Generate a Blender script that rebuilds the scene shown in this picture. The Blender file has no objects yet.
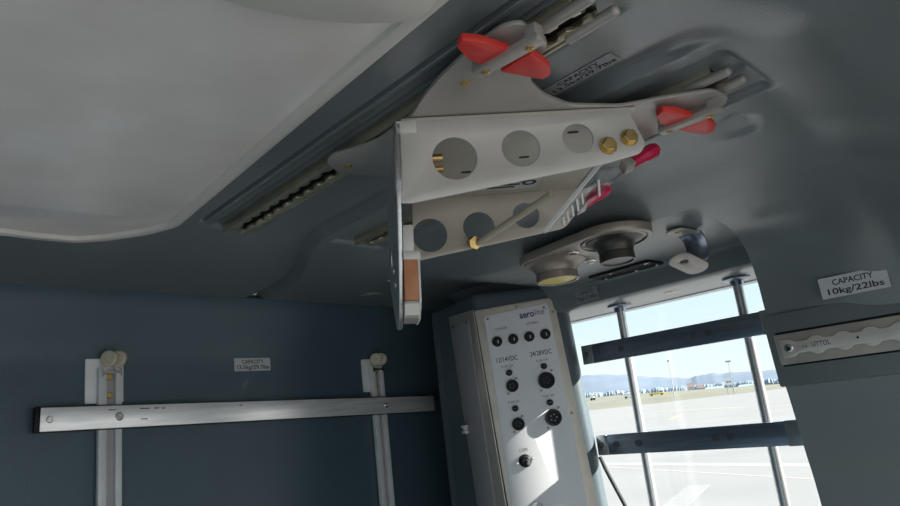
import bpy, bmesh, math, random
from mathutils import Vector, Matrix
random.seed(4)
sc = bpy.context.scene
col = sc.collection
ZO = 1.6                                   # height of the viewpoint above the tarmac
V = Vector

# ------------------------------------------------------------------ viewpoint
F, CX, CY = 689.0, 450.0, 253.0
_up = V((-.1117, -.965, .2367)).normalized()
_fw = (V((0, 0, 1)) - _up.z * _up).normalized()
_rt = _up.cross(_fw)
if _rt.x < 0: _rt = -_rt
_A = math.radians(47)
_su, _ru = (math.sin(_A), math.cos(_A)), (-math.cos(_A), math.sin(_A))
def cw(v):                                  # lens axes -> cabin axes (X to the window side, Y to the end wall)
    v = V(v); a, b, c = v.dot(_rt), v.dot(_fw), v.dot(_up)
    return V((_su[0]*a + _su[1]*b, _ru[0]*a + _ru[1]*b, c))
def ray(x, y): return cw(((x-CX)/F, (y-CY)/F, 1))
def onpl(x, y, p0, n):
    d = ray(x, y); n = V(n); return d * (V(p0).dot(n) / d.dot(n))
def onz(x, y, z): return onpl(x, y, (0, 0, z), (0, 0, 1))
def onx(x, y, X): return onpl(x, y, (X, 0, 0), (1, 0, 0))

# ------------------------------------------------------------------ materials
def mat(name, rgb, rough=.5, metal=0., var=.06, scale=30., bump=0., bscale=200., spec=.5, alpha=None, emis=None, trans=0., stretch=None):
    m = bpy.data.materials.new(name); m.use_nodes = True
    nt = m.node_tree; N = nt.nodes; L = nt.links
    b = N['Principled BSDF']
    b.inputs['Roughness'].default_value = rough
    b.inputs['Metallic'].default_value = metal
    b.inputs['Specular IOR Level'].default_value = spec
    tc = N.new('ShaderNodeTexCoord'); mp = N.new('ShaderNodeMapping')
    if stretch: mp.inputs['Scale'].default_value = stretch
    L.new(tc.outputs['Object'], mp.inputs['Vector'])
    nz = N.new('ShaderNodeTexNoise'); nz.inputs['Scale'].default_value = scale; nz.inputs['Detail'].default_value = 4
    L.new(mp.outputs['Vector'], nz.inputs['Vector'])
    rp = N.new('ShaderNodeValToRGB')
    c0 = [max(0, c*(1-var)) for c in rgb]; c1 = [min(1, c*(1+var)) for c in rgb]
    rp.color_ramp.elements[0].color = (*c0, 1); rp.color_ramp.elements[1].color = (*c1, 1)
    rp.color_ramp.elements[0].position = .3; rp.color_ramp.elements[1].position = .7
    L.new(nz.outputs['Fac'], rp.inputs['Fac']); L.new(rp.outputs['Color'], b.inputs['Base Color'])
    if bump:
        n2 = N.new('ShaderNodeTexNoise'); n2.inputs['Scale'].default_value = bscale; n2.inputs['Detail'].default_value = 3
        L.new(mp.outputs['Vector'], n2.inputs['Vector'])
        bp = N.new('ShaderNodeBump'); bp.inputs['Strength'].default_value = bump; bp.inputs['Distance'].default_value = .001
        L.new(n2.outputs['Fac'], bp.inputs['Height']); L.new(bp.outputs['Normal'], b.inputs['Normal'])
    if trans: b.inputs['Transmission Weight'].default_value = trans
    return m

def s2l(*c):
    return tuple(((x/255)/12.92 if x/255 < .04045 else ((x/255+.055)/1.055)**2.4) for x in c)

M = {}
M['liner']   = mat('headliner_plastic', (.185, .206, .212), .29, var=.06, scale=9, bump=.25, bscale=420, spec=1.)
M['wallpan'] = mat('slate_wall_panel', (.066, .110, .138), .42, var=.07, scale=6, bump=.3, bscale=500)
M['pillar']  = mat('pillar_panel', (.120, .150, .175), .55, var=.06, scale=8, bump=.3, bscale=420)
M['housing'] = mat('console_housing_plastic', (.085, .115, .135), .45, var=.05, scale=12, bump=.2, bscale=400)
M['white']   = mat('white_frame_plastic', (.72, .68, .64), .42, var=.03, scale=15)
M['diff']    = mat('frosted_diffuser', (.95, .86, .84), .20, var=.14, scale=5.5)
M['rail']    = mat('olive_anodised_rail', (.60, .54, .40), .30, .75, var=.15, scale=40)
M['dark']    = mat('dark_slot', (.012, .012, .012), .6)
M['black']   = mat('black_plastic', (.010, .010, .012), .5, var=.1, spec=.25)
M['alu']     = mat('brushed_aluminium', (.62, .63, .64), .33, .9, var=.10, scale=60, stretch=(.15, 1, 6), bump=.08, bscale=300)
M['alubar']  = mat('scuffed_aluminium_bar', (.90, .91, .92), .32, .40, var=.18, scale=14, stretch=(.6, .6, 9), bump=.08, bscale=200)
M['shadealu'] = mat('shade_blue_metal', (.26, .30, .37), .30, .75, var=.15, scale=25, stretch=(1, .6, 8))  # dark blue stands for shade and dark reflections on the window bars
M['plate']   = mat('satin_plate', (.47, .435, .405), .42, .35, var=.05, scale=20)
M['bracket'] = mat('anodised_bracket_sheet', (.64, .61, .575), .42, .15, var=.04, scale=30)
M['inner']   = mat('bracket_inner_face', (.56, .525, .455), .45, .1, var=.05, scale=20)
M['steel']   = mat('polished_steel', (.72, .71, .68), .22, 1., var=.08, scale=80)
M['brass']   = mat('passivated_brass', (.60, .42, .17), .32, .85, var=.2, scale=120)
M['red']     = mat('red_latch_plastic', (.78, .055, .045), .42, var=.06, scale=60, bump=.1)
M['magenta'] = mat('crimson_knob', (.62, .012, .085), .30, var=.05, scale=60)
M['orange']  = mat('copper_laminate', (.52, .21, .10), .5, var=.10, scale=60)
M['cream']   = mat('cream_nylon', (.62, .56, .44), .5, var=.06, scale=60)
M['railwhite'] = mat('grey_white_rail', (.80, .82, .84), .40, .15, var=.05, scale=30)
M['conframe']= mat('warm_alloy_frame', (.66, .60, .53), .38, .45, var=.06, scale=30)
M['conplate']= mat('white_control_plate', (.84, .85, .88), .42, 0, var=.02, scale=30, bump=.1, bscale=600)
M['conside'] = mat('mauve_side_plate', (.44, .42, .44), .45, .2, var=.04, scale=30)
M['lampbody']= mat('taupe_lamp_paint', (.34, .29, .245), .33, .3, var=.06, scale=40)
M['lampdark']= mat('dark_lamp_barrel', (.060, .055, .052), .32, .3, var=.08, scale=40)
M['yellow']  = mat('yellow_lens', (.92, .76, .16), .30, var=.10, scale=70)
M['sticker'] = mat('silver_sticker', (.60, .61, .63), .45, var=.05, scale=90)
M['stickshade'] = mat('shaded_grey_sticker', (.30, .31, .32), .4, var=.05, scale=90)  # sticker colour darkened to stand for the shade on the ceiling
M['ink']     = mat('black_ink', (.012, .012, .014), .6, var=.05)
M['blueink'] = mat('navy_ink', (.012, .03, .16), .6, var=.05)
M['greyink'] = mat('grey_ink', (.12, .12, .14), .6, var=.05)
M['whiteink']= mat('white_ink', (.85, .85, .85), .5, var=.03)
M['pillrail']= mat('worn_silver_rail', (.66, .58, .52), .42, .55, var=.14, scale=22)
M['pillstrip']= mat('pale_lobed_strip', (.74, .68, .62), .40, .45, var=.08, scale=35)
M['pole']    = mat('chromed_pole', (.66, .66, .67), .30, .7, var=.05, scale=60)
M['floor']   = mat('cabin_floor_rubber', (.13, .13, .13), .7, var=.1, scale=20, bump=.3)
M['gasket']  = mat('rubber_seal', (.012, .013, .014), .5)
M['winframe']= mat('window_frame_paint', (.62, .66, .70), .4, var=.03, scale=10)
M['tarmac']  = mat('pale_concrete_apron', (.305, .296, .280), .75, var=.07, scale=.25)
M['linewhite']= mat('white_line_paint', (.385, .38, .365), .7, var=.06, scale=4)
M['linered'] = mat('faded_red_paint', (.42, .36, .345), .7, var=.06, scale=4)
M['linefaint']= mat('faint_pale_mark', (.345, .338, .322), .7, var=.06, scale=4)  # slightly paler than the apron, for the near mark
M['lineyellow']= mat('yellow_line_paint', (.40, .365, .255), .7, var=.08, scale=3)
M['grass']   = mat('dry_airfield_grass', (.215, .205, .150), .9, var=.15, scale=.05)
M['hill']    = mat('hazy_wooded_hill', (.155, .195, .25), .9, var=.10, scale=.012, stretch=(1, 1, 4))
M['treeline']= mat('hazy_treeline', (.23, .28, .32), .9, var=.15, scale=.15)  # distance haze is put into this blue-grey tree colour
M['bldg']    = mat('pale_building_render', (.60, .58, .56), .8, var=.06, scale=.3)
M['roofred'] = mat('terracotta_roof', (.36, .27, .25), .8, var=.1, scale=.5)
M['shed']    = mat('grey_shed_cladding', (.34, .42, .46), .7, var=.08, scale=.3)
M['vehwhite']= mat('white_vehicle_paint', (.82, .82, .80), .4, var=.03)
M['vehyellow']= mat('yellow_vehicle_paint', (.80, .62, .16), .4, var=.05)
M['mast']    = mat('mast_steel', (.36, .40, .44), .6, var=.05)
M['vehglass']= mat('dark_vehicle_glass', (.05, .06, .07), .2)

def glass_mat(name, tint, gl, rough=.02):
    m = bpy.data.materials.new(name); m.use_nodes = True; nt = m.node_tree; nt.nodes.clear()
    o = nt.nodes.new('ShaderNodeOutputMaterial'); mx = nt.nodes.new('ShaderNodeMixShader')
    t = nt.nodes.new('ShaderNodeBsdfTransparent'); g = nt.nodes.new('ShaderNodeBsdfGlossy')
    t.inputs['Color'].default_value = (*tint, 1); g.inputs['Roughness'].default_value = rough
    mx.inputs[0].default_value = gl; nt.links.new(t.outputs[0], mx.inputs[1]); nt.links.new(g.outputs[0], mx.inputs[2])
    nt.links.new(mx.outputs[0], o.inputs[0]); return m
M['glass'] = glass_mat('window_acrylic', (.98, .99, .985), .03)
M['acrylic'] = glass_mat('clear_acrylic', (.86, .86, .86), .12, .05)

# ------------------------------------------------------------------ mesh helpers
def frame(o, ux, n):
    """4x4 frame: local x = ux, local z = n"""
    ux = V(ux).normalized(); n = V(n).normalized()
    ux = (ux - n * ux.dot(n)).normalized(); uy = n.cross(ux)
    m = Matrix((ux, uy, n)).transposed().to_4x4(); m.translation = V(o); return m
ID = Matrix.Identity(4)

class MB:
    def __init__(self): self.bm = bmesh.new()
    def merge(self, bm2, m=ID):
        me = bpy.data.meshes.new('tmp'); bm2.to_mesh(me); bm2.free(); me.transform(m)
        self.bm.from_mesh(me); bpy.data.meshes.remove(me); return self
    def mesh(self, me, m=ID):
        me.transform(m); self.bm.from_mesh(me); bpy.data.meshes.remove(me); return self
    def box(self, m, x0, x1, y0, y1, z0, z1, bev=0., seg=2):
        b = bmesh.new(); bmesh.ops.create_cube(b, size=1)
        for v in b.verts:
            v.co = V(((x0+x1)/2 + v.co.x*(x1-x0), (y0+y1)/2 + v.co.y*(y1-y0), (z0+z1)/2 + v.co.z*(z1-z0)))
        if bev: bmesh.ops.bevel(b, geom=b.edges[:], offset=bev, segments=seg, profile=.5, affect='EDGES')
        return self.merge(b, m)
    def lathe(self, m, prof, seg=32, cap=True):
        b = bmesh.new(); rings = []
        for r, h in prof:
            rings.append([b.verts.new((r*math.cos(2*math.pi*k/seg), r*math.sin(2*math.pi*k/seg), h)) for k in range(seg)])
        for a, c in zip(rings, rings[1:]):
            for k in range(seg): b.faces.new((a[k], a[(k+1) % seg], c[(k+1) % seg], c[k]))
        if cap:
            b.faces.new(rings[0][::-1]); b.faces.new(rings[-1])
        bmesh.ops.recalc_face_normals(b, faces=b.faces[:])
        return self.merge(b, m)
    def cyl(self, p0, p1, r, seg=20, r1=None):
        p0, p1 = V(p0), V(p1); d = p1-p0
        return self.lathe(frame(p0, d.orthogonal(), d), [(r, 0), (r if r1 is None else r1, d.length)], seg)
    def tube(self, pts, r, seg=10):
        b = bmesh.new(); pts = [V(p) for p in pts]; rings = []; side = None
        for i, p in enumerate(pts):
            t = (pts[min(i+1, len(pts)-1)] - pts[max(i-1, 0)]).normalized()
            side = t.orthogonal().normalized() if side is None else (side - t*side.dot(t)).normalized()
            w = t.cross(side)
            rings.append([b.verts.new(p + r*(math.cos(2*math.pi*k/seg)*side + math.sin(2*math.pi*k/seg)*w)) for k in range(seg)])
        for a, c in zip(rings, rings[1:]):
            for k in range(seg): b.faces.new((a[k], a[(k+1) % seg], c[(k+1) % seg], c[k]))
        b.faces.new(rings[0][::-1]); b.faces.new(rings[-1])
        bmesh.ops.recalc_face_normals(b, faces=b.faces[:])
        return self.merge(b)
    def prism(self, m, outer, holes=(), h0=0., h1=.002, bev=0.):
        """filled outline (with holes) in the frame's xy plane, from h0 to h1 along its normal"""
        cu = bpy.data.curves.new('c', 'CURVE'); cu.dimensions = '2D'; cu.fill_mode = 'BOTH'
        for loop in [outer, *holes]:
            s = cu.splines.new('POLY'); s.points.add(len(loop)-1); s.use_cyclic_u = True
            for p, q in zip(s.points, loop): p.co = (q[0], q[1], 0, 1)
        e = (h1-h0)/2; b = min(bev, e*.9)
        cu.extrude = e - b; cu.bevel_depth = b; cu.bevel_resolution = 1; cu.offset = -b
        ob = bpy.data.objects.new('c', cu); col.objects.link(ob)
        bpy.context.view_layer.update()
        me = bpy.data.meshes.new_from_object(ob.evaluated_get(bpy.context.evaluated_depsgraph_get()))
        bpy.data.objects.remove(ob); bpy.data.curves.remove(cu)
        me.transform(Matrix.Translation((0, 0, (h0+h1)/2)))
        bb = bmesh.new(); bb.from_mesh(me); bpy.data.meshes.remove(me)
        bmesh.ops.remove_doubles(bb, verts=bb.verts[:], dist=1e-6)
        bmesh.ops.recalc_face_normals(bb, faces=bb.faces[:])
        return self.merge(bb, m)
    def text(self, m, s, size, align='CENTER', h=.0004, bold=0., width=None):
        cu = bpy.data.curves.new('t', 'FONT'); cu.body = s; cu.size = size; cu.align_x = align; cu.align_y = 'CENTER'
        cu.extrude = h/2; cu.offset = bold; cu.resolution_u = 3
        ob = bpy.data.objects.new('t', cu); col.objects.link(ob); bpy.context.view_layer.update()
        me = bpy.data.meshes.new_from_object(ob.evaluated_get(bpy.context.evaluated_depsgraph_get()))
        bpy.data.objects.remove(ob); bpy.data.curves.remove(cu)
        if width:
            xs = [v.co.x for v in me.vertices]; k = width/(max(xs)-min(xs)); me.transform(Matrix.Diagonal((k, 1, 1, 1)))
        return self.mesh(me, m)
    def grid(self, rows):
        b = bmesh.new(); vs = [[b.verts.new(p) for p in r] for r in rows]
        for a, c in zip(vs, vs[1:]):
            for k in range(len(a)-1): b.faces.new((a[k], a[k+1], c[k+1], c[k]))
        return self.merge(b)

ROOTLOC = {}
def rootloc(o):
    while o.parent: o = o.parent
    return ROOTLOC[o.name]
def mk(name, mb, m, parent=None, smooth=True, kind=None, label=None, cat=None, group=None, origin=None):
    bm = mb.bm
    if parent is not None: L0 = rootloc(parent)
    elif origin is not None: L0 = V(origin)
    else:
        xs = [v.co for v in bm.verts]
        L0 = V(((min(p.x for p in xs)+max(p.x for p in xs))/2, (min(p.y for p in xs)+max(p.y for p in xs))/2, min(p.z for p in xs)))
    for v in bm.verts: v.co -= L0
    for f in bm.faces: f.smooth = smooth
    if smooth:
        for e in bm.edges:
            if len(e.link_faces) == 2 and e.calc_face_angle(0) > math.radians(35): e.smooth = False
    me = bpy.data.meshes.new(name); bm.to_mesh(me); bm.free()
    me.materials.append(M[m])
    o = bpy.data.objects.new(name, me); col.objects.link(o)
    if parent is not None: o.parent = parent
    else:
        o.location = L0 + V((0, 0, ZO)); ROOTLOC[o.name] = L0
        if kind: o['kind'] = kind
        if label: o['label'] = label
        if cat: o['category'] = cat
        if group: o['group'] = group
    if parent is not None and label: o['label'] = label
    if parent is not None and kind: o['kind'] = kind
    return o
def thing(name, label, cat, loc, group=None):
    o = bpy.data.objects.new(name, None); col.objects.link(o); o.empty_display_size = .02
    o.location = V(loc) + V((0, 0, ZO)); ROOTLOC[o.name] = V(loc)
    o['label'] = label; o['category'] = cat
    if group: o['group'] = group
    return o
def copy_tree(o, parent=None):
    c = o.copy(); col.objects.link(c)
    if parent is not None: c.parent = parent
    for ch in list(o.children): copy_tree(ch, c)
    return c
def copy_thing(o, shift, label):
    c = copy_tree(o); c.location = o.location + V(shift); c['label'] = label
    ROOTLOC[c.name] = ROOTLOC[o.name] + V(shift); return c

def rrect(x0, x1, y0, y1, r, n=6):
    pts = []
    for cx, cy, a0 in ((x1-r, y1-r, 0), (x0+r, y1-r, 90), (x0+r, y0+r, 180), (x1-r, y0+r, 270)):
        for k in range(n+1):
            a = math.radians(a0 + 90*k/n); pts.append((cx + r*math.cos(a), cy + r*math.sin(a)))
    return pts
def circ(x, y, r, n=36): return [(x + r*math.cos(2*math.pi*k/n), y + r*math.sin(2*math.pi*k/n)) for k in range(n)]
def rounded(poly, r, n=5):
    """round the corners of a polygon"""
    out = []; P = [V((p[0], p[1])) for p in poly]; N = len(P)
    for i, p in enumerate(P):
        rr = r[i] if isinstance(r, (list, tuple)) else r
        a, b = P[i-1]-p, P[(i+1) % N]-p
        q = min(rr, a.length*.45, b.length*.45)
        if q < 1e-5: out.append((p.x, p.y)); continue
        s, e = p + a.normalized()*q, p + b.normalized()*q
        for k in range(n+1):
            t = k/n; c = s*(1-t)**2 + p*2*t*(1-t) + e*t*t; out.append((c.x, c.y))
    return out
def sm(t): t = max(0., min(1., t)); return t*t*(3-2*t)
def catmull(P, n=10):
    out = []
    for i in range(len(P)-1):
        p0, p1, p2, p3 = P[max(i-1, 0)], P[i], P[i+1], P[min(i+2, len(P)-1)]
        for k in range(n):
            t = k/n
            out.append(tuple(.5*((2*b) + (-a+c)*t + (2*a-5*b+4*c-d)*t*t + (-a+3*b-3*c+d)*t**3) for a, b, c, d in zip(p0, p1, p2, p3)))
    out.append(tuple(P[-1])); return out
def screw(mb, p, n, r=.004, h=.002):
    f = frame(p, V(n).orthogonal(), n)
    mb.lathe(f, [(r, 0), (r, h*.6), (r*.8, h), (r*.45, h), (r*.40, h*.35)], 16)

def mkscrew(p, n, r, h, m, parent, name='screw'):
    mb = MB(); screw(mb, p, n, r, h); return mk(name, mb, m, parent)

# ------------------------------------------------------------------ cabin shell
CEI = [(-1.2, .30), (-.6, .30), (-.2, .30), (.1, .30), (.3, .30), (.42, .30), (.50, .30), (.58, .2995), (.65, .2965), (.71, .2885), (.77, .2750), (.82, .2575), (.86, .2435)]
HEAD = sorted(catmull(CEI, 10))
def interp(tab, x):
    if x <= tab[0][0]: return tab[0][1]
    for (a, za), (b, zb) in zip(tab, tab[1:]):
        if x <= b: return za + (zb-za)*(x-a)/max(b-a, 1e-9)
    return tab[-1][1]
ALC = catmull([(.82, .2575), (.86, .2435), (.91, .239), (1.0, .237), (1.10, .2355)], 8)[8:]
YE = .427                                    # where the door pillar ends and the window bay begins
def wallY(x): return 1.30 + .105*x
def win(x, a, b, s): return sm((x-a)/s+.5) * sm((b-x)/s+.5)
def relief(x, y):
    d = 0.
    x0 = .515 + .125*sm((y-.85)/.41)
    u = x-x0
    d += .016 * sm(u/.034) * sm((.050-u)/.010) * sm((y-.20)/.16)
    d += .012 * win(x, .3620, .3685, .002) * win(y, .28, .875, .01)
    d += .010 * win(x, .3885, .3945, .002) * win(y, .25, .89, .006)
    d += .0025 * win(x, .376, .449, .004) * win(y, .245, .89, .006)
    d += .006 * win(x, .588, .688, .006) * win(y, .236, .905, .008)
    r = math.hypot(x-.735, y-.300)
    d += .003 * sm((.021-r)/.004+.5)
    d -= .032 * sm((.252-y)/.11) * sm((x-.42)/.15)
    return d
def flat(x, y, z): return z + (.299-z)*sm((y-.80)/.34)
def ceilz(x, y): return flat(x, y, interp(HEAD, x) if x < .86 else interp(ALC, x)) + relief(x, y)
def spans(*segs):
    out = []
    for a, b, s in segs:
        n = max(1, round((b-a)/s)); out += [a + (b-a)*k/n for k in range(n)]
    return out + [segs[-1][1]]
xs = spans((-.9, .30, .06), (.30, .355, .01), (.355, .375, .0012), (.375, .46, .004), (.46, .70, .004), (.70, .86, .006))
ys = spans((-.42, .05, .1), (.05, .30, .005), (.30, .85, .015), (.85, .93, .004), (.93, 1.0, .01))
ts = [k/14 for k in range(1, 15)]
mb = MB()
rows = []
for x in xs:
    w = wallY(x) + .012
    rows.append([V((x, y, ceilz(x, y))) for y in ys] + [V((x, 1.0+(w-1.0)*t, ceilz(x, 1.0+(w-1.0)*t))) for t in ts])
mb.grid(rows)
xa = [.86] + [p[0] for p in ALC if p[0] > .861]
prof = [(x, interp(ALC, x)) for x in xa] + [(1.113, .234), (1.120, .229), (1.1225, .220), (1.124, .205), (1.127, .198), (1.134, .1945), (1.15, .193), (1.20, .1915), (1.262, .190)]
rows = []
for i in range(31):
    t = i/30
    row = []
    for x, z in prof:
        y = YE-.02 + (wallY(x)+.012 - YE+.02)*t
        row.append(V((x, y, flat(x, y, z) if x < 1.119 else z + (.299-z)*sm((y-1.10)/.15))))
    rows.append(row)
mb.grid(rows)
mk('ceiling', mb, 'liner', kind='structure')

PIL = catmull([(.82, .2575), (.86, .2435), (.90, .2335), (.950, .2205), (.982, .193), (.996, .153), (1.000, .115), (1.003, .077), (1.008, .019), (1.018, -.03), (1.030, -.10), (1.042, -.17), (1.07, -.45), (1.10, -1.16)], 9)[9:]
PILW = catmull([(.82, .2575), (.86, .2435), (.895, .226), (.928, .203), (.955, .175), (.974, .143), (.986, .112), (.998, .077), (1.006, .019), (1.018, -.03), (1.030, -.10), (1.042, -.17), (1.07, -.45), (1.10, -1.16)], 9)[9:]
def pil_x(z):
    for (xa_, za), (xb, zb) in zip(PIL, PIL[1:]):
        if zb <= z <= za: return xa_ + (xb-xa_)*(za-z)/max(za-zb, 1e-9)
    return PIL[-1][0]
mb = MB(); rows = []
yp = spans((-.30, .05, .05), (.05, .30, .006), (.30, YE, .02))
for i, (x, z) in enumerate(PIL):
    a, b = PIL[max(i-1, 0)], PIL[min(i+1, len(PIL)-1)]
    t = V((b[0]-a[0], b[1]-a[1])).normalized(); n = V((t.y, -t.x))          # inward
    if n.x > 0: n = -n
    n = (V((0, -1))).lerp(n, min(1, i/45)).normalized()
    row = []
    for y in yp:
        k = .032*sm((.252-y)/.11); w_ = sm((.42-y)/.16); xw, zw = PILW[i]
        row.append(V((x*(1-w_)+xw*w_+n.x*k, y, z*(1-w_)+zw*w_+n.y*k)))
    row += [V((x+.002, YE+.001, z+.001)), V((x+.010, YE+.000, z+.004)), V((x+.05, YE-.004, z+.01)), V((x+.26, YE-.03, z+.03))]
    rows.append(row)
mb.grid(rows)
mk('wall_right', mb, 'liner', kind='structure')

# end wall with a soft cove under the ceiling
mb = MB(); rows = []
zz = [.312, .300, .292, .284, .270, .25, .23, .21, .19, .17, .14, .1, 0, -.3, -1.16]
for i in range(25):
    x = -.9 + 2.2*i/24
    rows.append([V((x, wallY(x) - .034*sm((z-.17)/.13) + (.02 if z > .305 else 0), z)) for z in zz])
mb.grid(rows)
mk('wall_end', mb, 'wallpan', kind='structure')

mk('unseen_wall_left', MB().box(ID, -.93, -.90, -.42, 1.22, -1.15, .30), 'wallpan', kind='structure')  # unseen side wall, added solid to cut light from the left
mk('unseen_wall_rear', MB().box(ID, -.90, 1.10, -.73, -.70, -1.15, -.90), 'wallpan', kind='structure')  # unseen low bulkhead, added and sized to set the light from behind
mk('trim_2', MB().box(ID, .86, 1.10, -.42, -.30, .19, .30), 'liner', kind='structure')
mk('floor', MB().box(ID, -.9, 1.3, -.75, 1.50, -1.19, -1.15), 'floor', kind='structure')

# window wall (the opening follows the photographed seal line)
fr = frame((1.262, 0, 0), (0, 1, 0), (1, 0, 0))   # local x = +Y, local y = +Z
opening = rounded([(1.16, .1885), (1.16, -.55), (-.1, -.55), (-.1, .1885)], [.02, .05, .05, .02])
mb = MB().prism(fr, [(-.28, -1.15), (1.50, -1.15), (1.50, .33), (-.28, .33)], [opening], 0, .03)
mk('wall_window', mb, 'winframe', smooth=False, kind='structure')
wg = mk('window_1', MB().prism(fr, opening, (), .012, .016), 'glass', smooth=False, kind='structure')
loop = [V((1.258, p[0]-.002, p[1])) for p in opening]
k0 = [p for p in loop if p.y > .6]
mk('window_seal', MB().tube(k0, .0055), 'gasket', parent=wg)

# ------------------------------------------------------------------ ceiling light
oz = .2905
right = [onz(x, y, .283) for x, y in ((422, 25), (340, 93), (250, 168), (178, 228))]
foot = [onz(x, y, .283) for x, y in ((150, 235.5), (110, 241.5), (75, 244), (30, 240), (0, 236))]
rt_, ft_ = [(p.x, p.y) for p in right], [(p.x, p.y) for p in foot]
mx_ = ft_[-1][0] - .008                      # mirror line of the panel
half = [(rt_[0][0] - (rt_[3][0]-rt_[0][0])*.9, -.20)] + rt_ + ft_
base = half + [(2*mx_ - x, y) for x, y in half[::-1]]
base = rounded(base, .010, 3)
cen = V((.155, .35))
def inset(poly, d):
    P = [V(p) for p in poly]; out = []
    for i, p in enumerate(P):
        t = (P[(i+1) % len(P)] - P[i-1]).normalized(); out.append(tuple(p + V((-t.y, t.x))*d))
    return out
t = thing('ceiling_light', 'large frosted ceiling light panel in a white frame beside the first slotted rail', 'ceiling light', (mx_, .35, .30))
up_ = frame((0, 0, 0), (1, 0, 0), (0, 0, 1))
mk('frame', MB().prism(up_, base, [inset(base, .014)], .283, .302, .003), 'white', t)
mk('diffuser', MB().prism(up_, inset(base, .012), (), .289, .296, .001), 'diff', t)
arc = [onz(x, y, .272) for x, y in ((452, -40), (440, -4), (432, 10), (418, 20), (400, 24), (350, 25), (300, 20), (250, 10), (214, -1))]
arc = [(p.x, p.y) for p in arc]
arc = [(arc[0][0], -.22)] + arc + [(2*mx_-x, y) for x, y in arc[:-2:][::-1]] + [(2*mx_-arc[0][0], -.22)]
mk('end_cap', MB().prism(up_, rounded(arc, .012, 3), (), .272, .283, .002), 'white', t)

# ------------------------------------------------------------------ slotted ceiling rails
def rail_lip(side, y0, y1, pitch=.0254, rh=.0095, neck=.0046, w=.0165):
    """one scalloped lip; side=-1/+1"""
    inner = []; n = int((y1-y0)/pitch); ys_ = y0 + pitch*.6
    inner.append((neck, y0))
    for k in range(n):
        c = ys_ + k*pitch
        for j in range(-4, 5):
            a = math.radians(j*14.5); 
            inner.append((max(neck, rh*math.cos(a)), c + rh*math.sin(a)))
    inner.append((neck, y1))
    pts = [(side*x, y) for x, y in inner] + [(side*w, y1), (side*w, y0)]
    return pts
def make_rail(x, label):
    t = thing('ceiling_rail', label, 'rail', (x, .57, .302), 'slotted rails along the ceiling')
    y0, y1 = .262, .882
    mk('channel_base', MB().box(ID, x-.0165, x+.0165, y0, y1, .2995, .3045), 'dark', t)
    dn = Matrix.Translation((x, 0, 0))
    for s in (-1, 1):
        mk('slotted_lip', MB().prism(dn, rail_lip(s, y0, y1), (), .2900, .2945, .0010), 'rail', t)
        mk('edge_ridge', MB().box(ID, *sorted((x+s*.0135, x+s*.0185)), y0, y1, .2885, .3025, .0018), 'rail', t)
    for y in (y0+.004, y1-.008): mkscrew((x, y, .2995), (0, 0, -1), .0045, .004, 'steel', t, 'end_screw')
    for s in (-1, 1): mk('end_post', MB().cyl((x+s*.0155, y0-.016, .2905), (x+s*.0155, y0+.03, .2905), .0050, 16).lathe(frame((x+s*.0155, y0-.016, .2905), (1, 0, 0), (0, -1, 0)), [(.005, 0), (.0042, .002), (.002, .0032)], 16), 'plate', t)
    return t
rail1 = make_rail(.415, 'slotted metal ceiling rail next to the large frosted light')
rail2 = copy_thing(rail1, (.222, .004, .004), 'slotted metal ceiling rail on the window side, mostly behind the pale bracket')

# ------------------------------------------------------------------ folding equipment mount
mt = thing('equipment_mount', 'pale perforated folding bracket clipped to both ceiling rails by red latches', 'equipment mount', (.52, .45, .29))
# mounting plate (under the rails)
zp = .2825
def z2(p, z=zp): q = onz(p[0], p[1], z); return (q.x, q.y)
pl = [z2(p) for p in ((326, 163), (331, 156), (352, 151), (380, 140), (412, 116), (424, 97), (440, 78), (470, 50), (503, 27), (521, 23), (549, 42), (541, 57), (529, 72), (532, 84), (545, 96), (570, 106), (620, 107), (668, 98), (712, 91), (729, 98), (724, 107), (650, 137))]
pl += [(.668, .42), (.640, .47), (.62, .53), (.628, .60), (.620, .64), (.59, .64), (.56, .61), (.52, .595), (.46, .60)]
pl += [z2(p) for p in ((350, 174), (337, 172))]
mk('mounting_plate', MB().prism(ID, rounded(pl, .008, 3), (), zp, zp+.004, .0008), 'plate', mt)
for p in ((348, 166), (465, 83)):
    mkscrew(onz(*p, zp), (0, 0, -1), .0045, .0015, 'brass', mt, 'plate_screw')
# latches
def poly_z(px, z): return [z2(p, z) for p in px]
lz = .272
wingL = rounded(poly_z([(457, 47), (462, 39), (482, 41), (510, 50), (508, 56), (488, 67), (468, 59)], lz), .0025, 4)
wingR = rounded(poly_z([(500, 71), (531, 52), (550, 66), (551, 74), (543, 79), (520, 75)], lz), .0025, 4)
b0, b1 = onz(480, 74, lz-.004), onz(538, 42, lz-.004)
def make_latch(shift):
    S = Matrix.Translation(shift)
    bd = (b1-b0); L_ = bd.length; f = S @ frame((b0.x, b0.y, 0), (bd.x, bd.y, 0), (0, 0, 1))
    la = mk('latch', MB().box(f, -.004, L_+.004, -.0062, .0062, lz-.005, lz+.002, .0016)
            .box(f, L_-.008, L_+.003, -.0058, .0058, lz-.002, zp, .001).box(f, -.003, .008, -.0048, .0048, lz-.002, zp, .001), 'plate', mt)
    mk('lever', MB().prism(S, wingL, (), lz-.001, lz+.006, .0012).prism(S, wingR, (), lz-.001, lz+.006, .0012)
       .box(f, L_*.35, L_*.6, -.007, .007, lz+.001, lz+.005, .001), 'red', la, label='red latch lever')
    for d in (.006, L_-.008): mkscrew(f @ V((d, 0, lz-.005)), (0, 0, -1), .0036, .0012, 'brass', la)
    return la
make_latch((0, 0, 0)); make_latch((.262, -.008, 0))
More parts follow.
